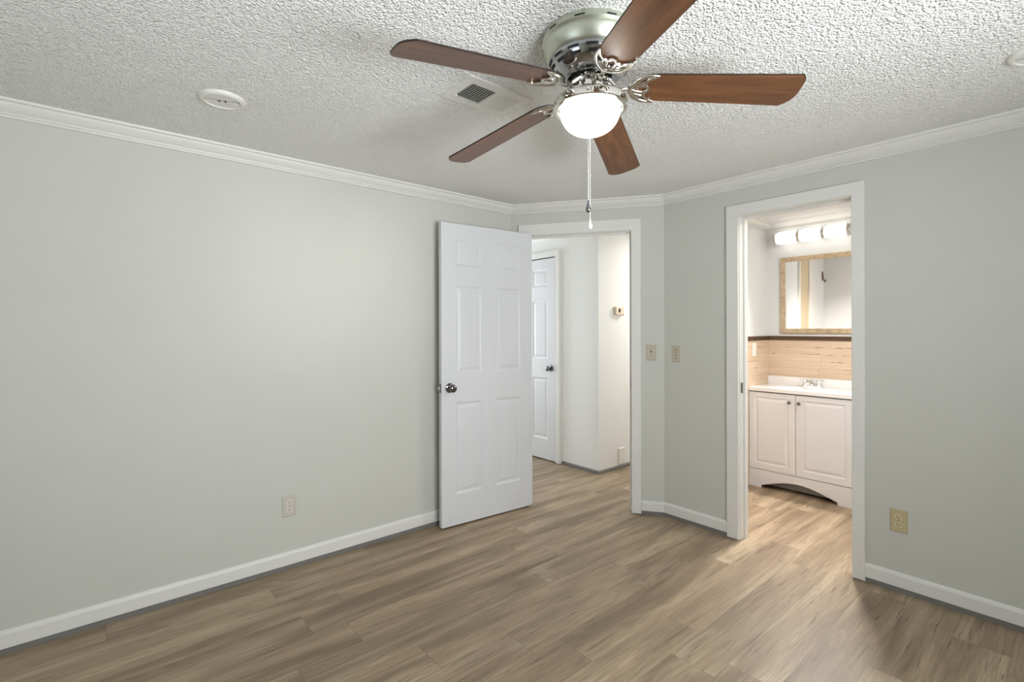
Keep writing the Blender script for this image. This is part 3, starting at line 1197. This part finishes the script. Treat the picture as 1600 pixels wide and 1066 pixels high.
BME = None
for k in range(5):
    a = q['ph'] + k * 2 * math.pi / 5
    er = Vector((math.cos(a), math.sin(a), 0))
    et = Vector((-math.sin(a), math.cos(a), 0))
    tilt_r = q['tx'] * er.x + q['ty'] * er.y
    tilt_t = q['tx'] * et.x + q['ty'] * et.y
    # z = h - (r-.2)*dr + tilt  -> radial slope and tangential slope
    xax = (er + Vector((0, 0, -q['dr'] + tilt_r)))
    yax = (et * math.cos(q['pit']) + Vector((0, 0, math.sin(q['pit']) + tilt_t)))
    xax.normalize()
    yax.normalize()
    zax = xax.cross(yax).normalized()
    yax = zax.cross(xax)
    m4 = Matrix((xax, yax, zax)).transposed().to_4x4()
    m4.translation = Vector((0, 0, zl(q['h'] + .2 * q['dr'])))
    if k == 0:
        b0 = obj('blade', blade_mesh(), None, fan, mats=[M['blade'], M['blade_edge']])
        i0 = obj('blade_iron', iron_mesh(), M['iron'], b0, smooth=True)
        bl = b0
    else:
        bl = b0.copy()
        COL.objects.link(bl)
        bl.parent = fan
        ir = i0.copy()
        COL.objects.link(ir)
        ir.parent = bl
    bl.matrix_local = m4

# pull chains
cdir = Vector((FX - CAM.x, FY - CAM.y)).normalized()
cper = Vector((cdir.y, -cdir.x))          # to the right in view


def chain(d, side, z0, z1, fob, fmat, label, beads=True):
    p_ = cdir * d + cper * side
    bm = nb()
    r_ = .00105
    zt, zb_ = zl(z0), zl(z1)
    tube(bm, [(p_.x, p_.y, zt), (p_.x, p_.y, zb_)], .0008, 6)
    z = zt
    while z > zb_:
        lathe(bm, [(.0004, z - r_), (r_ * .8, z - r_ * .6), (r_, z), (r_ * .8, z + r_ * .6), (.0004, z + r_)], 6, 'Z', (p_.x, p_.y, 0))
        z -= .0042
    c = part_label(obj('pull_chain', bm, M['chain'], fan), label)
    bm = nb()
    h = .034 if fob == 'drop' else .036
    lathe(bm, [(.0008, zb_ + .003), (.0022, zb_ + .001), (.0026, zb_ - .004), (.0042, zb_ - h * .30), (.0078, zb_ - h * .66), (.0074, zb_ - h * .84), (.0035, zb_ - h * .98), (.0006, zb_ - h)], 20, 'Z', (p_.x, p_.y, 0))
    obj('fob', bm, fmat, c, smooth=True)


chain(-.1215, -.006, 2.063, 1.727, 'a', M['darkchrome'], 'shorter bead chain with a dark metal fob')
chain(.112, -.0005, 2.075, 1.722, 'drop', M['pendant_clear'], 'longer bead chain with a clear teardrop fob')
bm = nb()
pp = cdir * -.1195 + cper * -.006
lathe(bm, [(.004, zl(2.074)), (.004, zl(2.066))], 10, 'Z', (pp.x, pp.y, 0))
obj('chain_eyelet', bm, M['iron'], fan)

# ------------------------------------------------------------------ bathroom vanity
VX0, VX1, VYF = 1.014, 1.777, 4.2875
vanity = empty('bathroom_vanity', Matrix.Translation(((VX0 + VX1) / 2, 4.48, 0)), 'white two-door bathroom vanity cabinet with an arched base', 'vanity')
VC = (VX0 + VX1) / 2


def vpart(name, bm, mat, smooth=False):
    o = obj(name, bm, mat, vanity, smooth=smooth)
    bmesh_shift(o)
    return o


def bmesh_shift(o):
    for v in o.data.vertices:
        v.co.x -= VC
        v.co.y -= 4.48


bm = nb()
box(bm, VX0, VX0 + .016, VYF + .019, BY1 - .013, 0, .812)
box(bm, VX1 - .016, VX1, VYF + .019, BY1 - .013, 0, .812)
box(bm, VX0 + .016, VX1 - .016, BY1 - .03, BY1 - .013, .1, .812)
box(bm, VX0 + .016, VX1 - .016, VYF + .019, BY1 - .03, .12, .135)
vpart('body', bm, M['cabinet'])
# arched apron
bm = nb()
pts = [(VX0, 0), (1.108, 0), (1.112, .022), (1.128, .026)]
for i in range(1, 20):
    t_ = i / 20
    pts.append((1.128 + (1.652 - 1.128) * t_, .026 + .062 * math.sin(math.pi * t_)))
pts += [(1.652, .026), (1.668, .022), (1.672, 0), (VX1, 0), (VX1, .150), (VX0, .150)]
prism(bm, pts, 0, .019, Matrix.Translation((0, VYF + .019, 0)) @ Matrix.Rotation(R(90), 4, 'X'))
vpart('apron', bm, M['cabinet'])
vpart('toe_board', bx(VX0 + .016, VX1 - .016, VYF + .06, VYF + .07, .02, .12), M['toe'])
vpart('face_frame', bx(VX0 + .002, VX1 - .002, VYF + .015, VYF + .019, .15, .812), M['cavity'])
VPROF = [(0, 0), (.004, .004), (.010, .0055), (.014, .0055), (.032, .0005), (.036, 0)]
for (x0, x1, kx) in ((VX0 + .001, 1.3775, 1.338), (1.3815, VX1 - .001, 1.410)):
    w_ = x1 - x0
    bm = slab(w_, .155, .803, .0145, [(.043, w_ - .05, .205, .765)], VPROF, both=False)
    bmesh.ops.translate(bm, verts=bm.verts, vec=(x0, VYF, 0))
    d_ = vpart('cabinet_door', bm, M['cabinet'])
    bm = nb()
    lathe(bm, [(.004, 0), (.0055, -.003), (.005, -.010), (.010, -.015), (.014, -.021), (.0135, -.026), (.008, -.030), (.0006, -.031)], 22, 'Y', (kx - VC, VYF - 4.48, .741))
    part_label(obj('knob', bm, M['darkchrome'], d_, smooth=True), 'round dark metal cabinet knob')

# vanity top with integral basin
top = nb()
TX0, TX1, TY0, TY1 = BX0 + .0125, 1.79, VYF - .008, BY1 - .0125
nx, ny = 44, 30
grid = {}
for i in range(nx + 1):
    for j in range(ny + 1):
        x = TX0 + (TX1 - TX0) * i / nx
        y = TY0 + (TY1 - TY0) * j / ny
        u = (x - 1.39) / .205
        v = (y - (TY0 + .185)) / .135
        rr = math.sqrt(u * u + v * v)
        z = .8415
        if rr < 1:
            z -= .11 * (1 - rr ** 2.6) ** .8
        grid[i, j] = top.verts.new((x, y, z))
for i in range(nx):
    for j in range(ny):
        top.faces.new((grid[i, j], grid[i + 1, j], grid[i + 1, j + 1], grid[i, j + 1]))
edge = [grid[i, 0] for i in range(nx + 1)] + [grid[nx, j] for j in range(1, ny + 1)] + [grid[i, ny] for i in range(nx - 1, -1, -1)] + [grid[0, j] for j in range(ny - 1, 0, -1)]
low = [top.verts.new((v.co.x, v.co.y, .8125)) for v in edge]
for i in range(len(edge)):
    j = (i + 1) % len(edge)
    top.faces.new((edge[i], edge[j], low[j], low[i]))
ct = obj('countertop', top, M['counter'], smooth=True)
tag(ct, 'glossy white sink top with moulded basin lying on the vanity', 'countertop')
obj('backsplash', bx(TX0, TX1, TY1 - .02, TY1, .840, .915, bevel=.003), M['counter'], ct)

# faucet
fa = empty('faucet', Matrix.Translation((1.388, TY1 - .062, .8418)), 'chrome two-handle faucet on the white sink top', 'faucet')
bm = nb()
prism(bm, [(.078 * math.copysign(abs(math.cos(t_)) ** .6, math.cos(t_)), .025 * math.copysign(abs(math.sin(t_)) ** .8, math.sin(t_))) for t_ in [2 * math.pi * i / 36 for i in range(36)]], 0, .013)
obj('base_plate', bm, M['chrome'], fa, smooth=True)
bm = nb()
sp = spline([(0, 0, .010), (0, -.006, .036), (0, -.035, .052), (0, -.075, .048), (0, -.098, .036)], 6)
tube(bm, sp, [.016 - .005 * i / (len(sp) - 1) for i in range(len(sp))], 14)
obj('spout', bm, M['chrome'], fa, smooth=True)
for s in (1, -1):
    bm = nb()
    lathe(bm, [(.019, .012), (.017, .026), (.011, .034), (.012, .040), (.0205, .046), (.021, .058), (.015, .064), (.0006, .065)], 20, 'Z', (s * .052, 0, 0))
    tube(bm, [(s * .052, 0, .052), (s * .075, -.006, .058), (s * .092, -.010, .062)], [.007, .006, .005], 8)
    obj('handle', bm, M['chrome'], fa, smooth=True)
bm = nb()
tube(bm, [(0, .016, .012), (0, .016, .056)], .0025, 8)
lathe(bm, [(.0006, .054), (.005, .056), (.005, .062), (.0006, .065)], 12, 'Z', (0, .016, 0))
obj('lift_rod', bm, M['chrome'], fa)

# mirror: pale wood frame
MX0, MX1, MZ0, MZ1 = 1.115, 1.86, 1.297, 1.968
mir = empty('wall_mirror', Matrix.Translation(((MX0 + MX1) / 2, BY1, (MZ0 + MZ1) / 2)), 'rectangular mirror in a pale wood frame above the plank wainscot', 'mirror')
hw_, hh_ = (MX1 - MX0) / 2, (MZ1 - MZ0) / 2
prof = [(0, 0), (0, -.020), (.006, -.024), (.034, -.019), (.041, -.014), (.041, 0)]
bm = nb()
rows = []
for sx_, sz_ in ((-1, -1), (1, -1), (1, 1), (-1, 1)):
    rows.append([bm.verts.new((sx_ * (hw_ - i_), y_, sz_ * (hh_ - i_))) for i_, y_ in prof])
for k in range(4):
    a, b = rows[k], rows[(k + 1) % 4]
    for i in range(len(prof)):
        j = (i + 1) % len(prof)
        bm.faces.new((a[i], a[j], b[j], b[i]))
obj('frame', bm, M['mirror_frame'], mir)
obj('glass', bx(-hw_ + .038, hw_ - .038, -.010, -.002, -hh_ + .038, hh_ - .038), M['mirror'], mir)

# vanity light bar: chrome back plate, arms, three lit glass shades
LX = 1.385
vl = empty('vanity_light', Matrix.Translation((LX, BY1, 2.133)), 'wall light bar with three lit glass shades above the bathroom mirror', 'wall light')
obj('back_plate', bx(-.285, .285, -.022, 0, -.030, .030, bevel=.006), M['nickel_pol'], vl)
for xc in (-.186, .0015, .190):
    bm = nb()
    hl, rr_ = .0755, .054
    pf = [(.001, -hl)]
    for i in range(6):
        a = i / 5 * math.pi / 2
        pf.append((rr_ - .014 + .014 * math.sin(a), -hl + .014 * (1 - math.cos(a))))
    pf.append((rr_ + .0015, 0))
    for i in range(6):
        a = (5 - i) / 5 * math.pi / 2
        pf.append((rr_ - .014 + .014 * math.sin(a), hl - .014 * (1 - math.cos(a))))
    pf.append((.001, hl))
    lathe(bm, pf, 40, 'X')
    obj('glass_shade', bm, M['shade'], vl, smooth=True, loc=(xc, -.080, 0))
for xc in (-.2755, -.0925, .0955, .2795):
    bm = nb()
    hwid = .006 if xc < -.2 else .0155
    lathe(bm, [(.001, -hwid), (.046, -hwid), (.0545, -hwid * .75), (.050, -hwid * .4), (.040, 0), (.050, hwid * .4), (.0545, hwid * .75), (.046, hwid), (.001, hwid)], 36, 'X', (xc, -.080, 0))
    tube(bm, [(xc, -.080, 0), (xc, -.018, 0)], .008, 10)
    obj('shade_holder', bm, M['nickel_pol'], vl, smooth=True)

lv = area('vanity_lamp_light', (LX + .12, 4.545, 2.10), (R(-36), 0, 0), .30, .07, 9.5, (1, .94, .88), 78)
# things on the bathroom's left wall that the mirror shows
bm = nb()
box(bm, BX0, BX0 + .016, 3.935, 3.965, 1.30, CEIL - .075)
trim(bm)
bm = nb()
box(bm, BX0, BX0 + .006, 3.695, 3.935, 1.30, CEIL - .075)
trim(bm, M['tan_board'])
bm = nb()
box(bm, BX0, BX0 + .016, 3.555, 3.695, 1.30, CEIL - .075)
trim(bm)
bm = nb()
tube(bm, spline([(0, 0, .06), (.006, 0, .05), (.010, 0, 0), (.022, 0, -.045), (.030, 0, -.05), (.034, 0, -.03)], 5), .005, 8)
box(bm, 0, .005, -.009, .009, -.035, .065)
hk = obj('wall_hook', bm, mat_wood('rusty_brown_metal', [(.3, srgb(70, 44, 30)), (.7, srgb(120, 84, 58))], (30, 30, 30)), smooth=True)
hk.location = (BX0, 3.275, 1.90)
tag(hk, 'small brown metal hook on the bathroom wall, seen in the mirror', 'hook')

# ------------------------------------------------------------------ windows behind the camera (one for daylight, the rear one added for ceiling fill)


def window(name, m4, w_, z0, z1):
    o = empty(name, m4, '', '')
    del o['label'], o['category']
    o['kind'] = 'structure'
    bm = nb()
    f = .05
    box(bm, 0, f, .02, .07, z0, z1)
    box(bm, w_ - f, w_, .02, .07, z0, z1)
    box(bm, f, w_ - f, .02, .07, z0, z0 + f)
    box(bm, f, w_ - f, .02, .07, z1 - f, z1)
    box(bm, f, w_ - f, .03, .06, (z0 + z1) / 2 - .02, (z0 + z1) / 2 + .02)
    fr = obj('window_frame', bm, M['trim'], o)
    bm = nb()
    c = .065
    box(bm, -c, 0, -.018, 0, z0 - c, z1 + c)
    box(bm, w_, w_ + c, -.018, 0, z0 - c, z1 + c)
    box(bm, 0, w_, -.018, 0, z1, z1 + c)
    box(bm, -c, w_ + c, -.04, .02, z0 - .02, z0)
    obj('window_casing', bm, M['trim'], o)
    return o


window('window_1', frame_m((XE, WIN_E[1], 0), (0, -1, 0)), WIN_E[1] - WIN_E[0], WIN_E[2], WIN_E[3])
window('window_rear_added', frame_m((WIN_S[1], YS, 0), (-1, 0, 0)), WIN_S[1] - WIN_S[0], WIN_S[2], WIN_S[3])  # made-up window that the rear fill lamp shines through
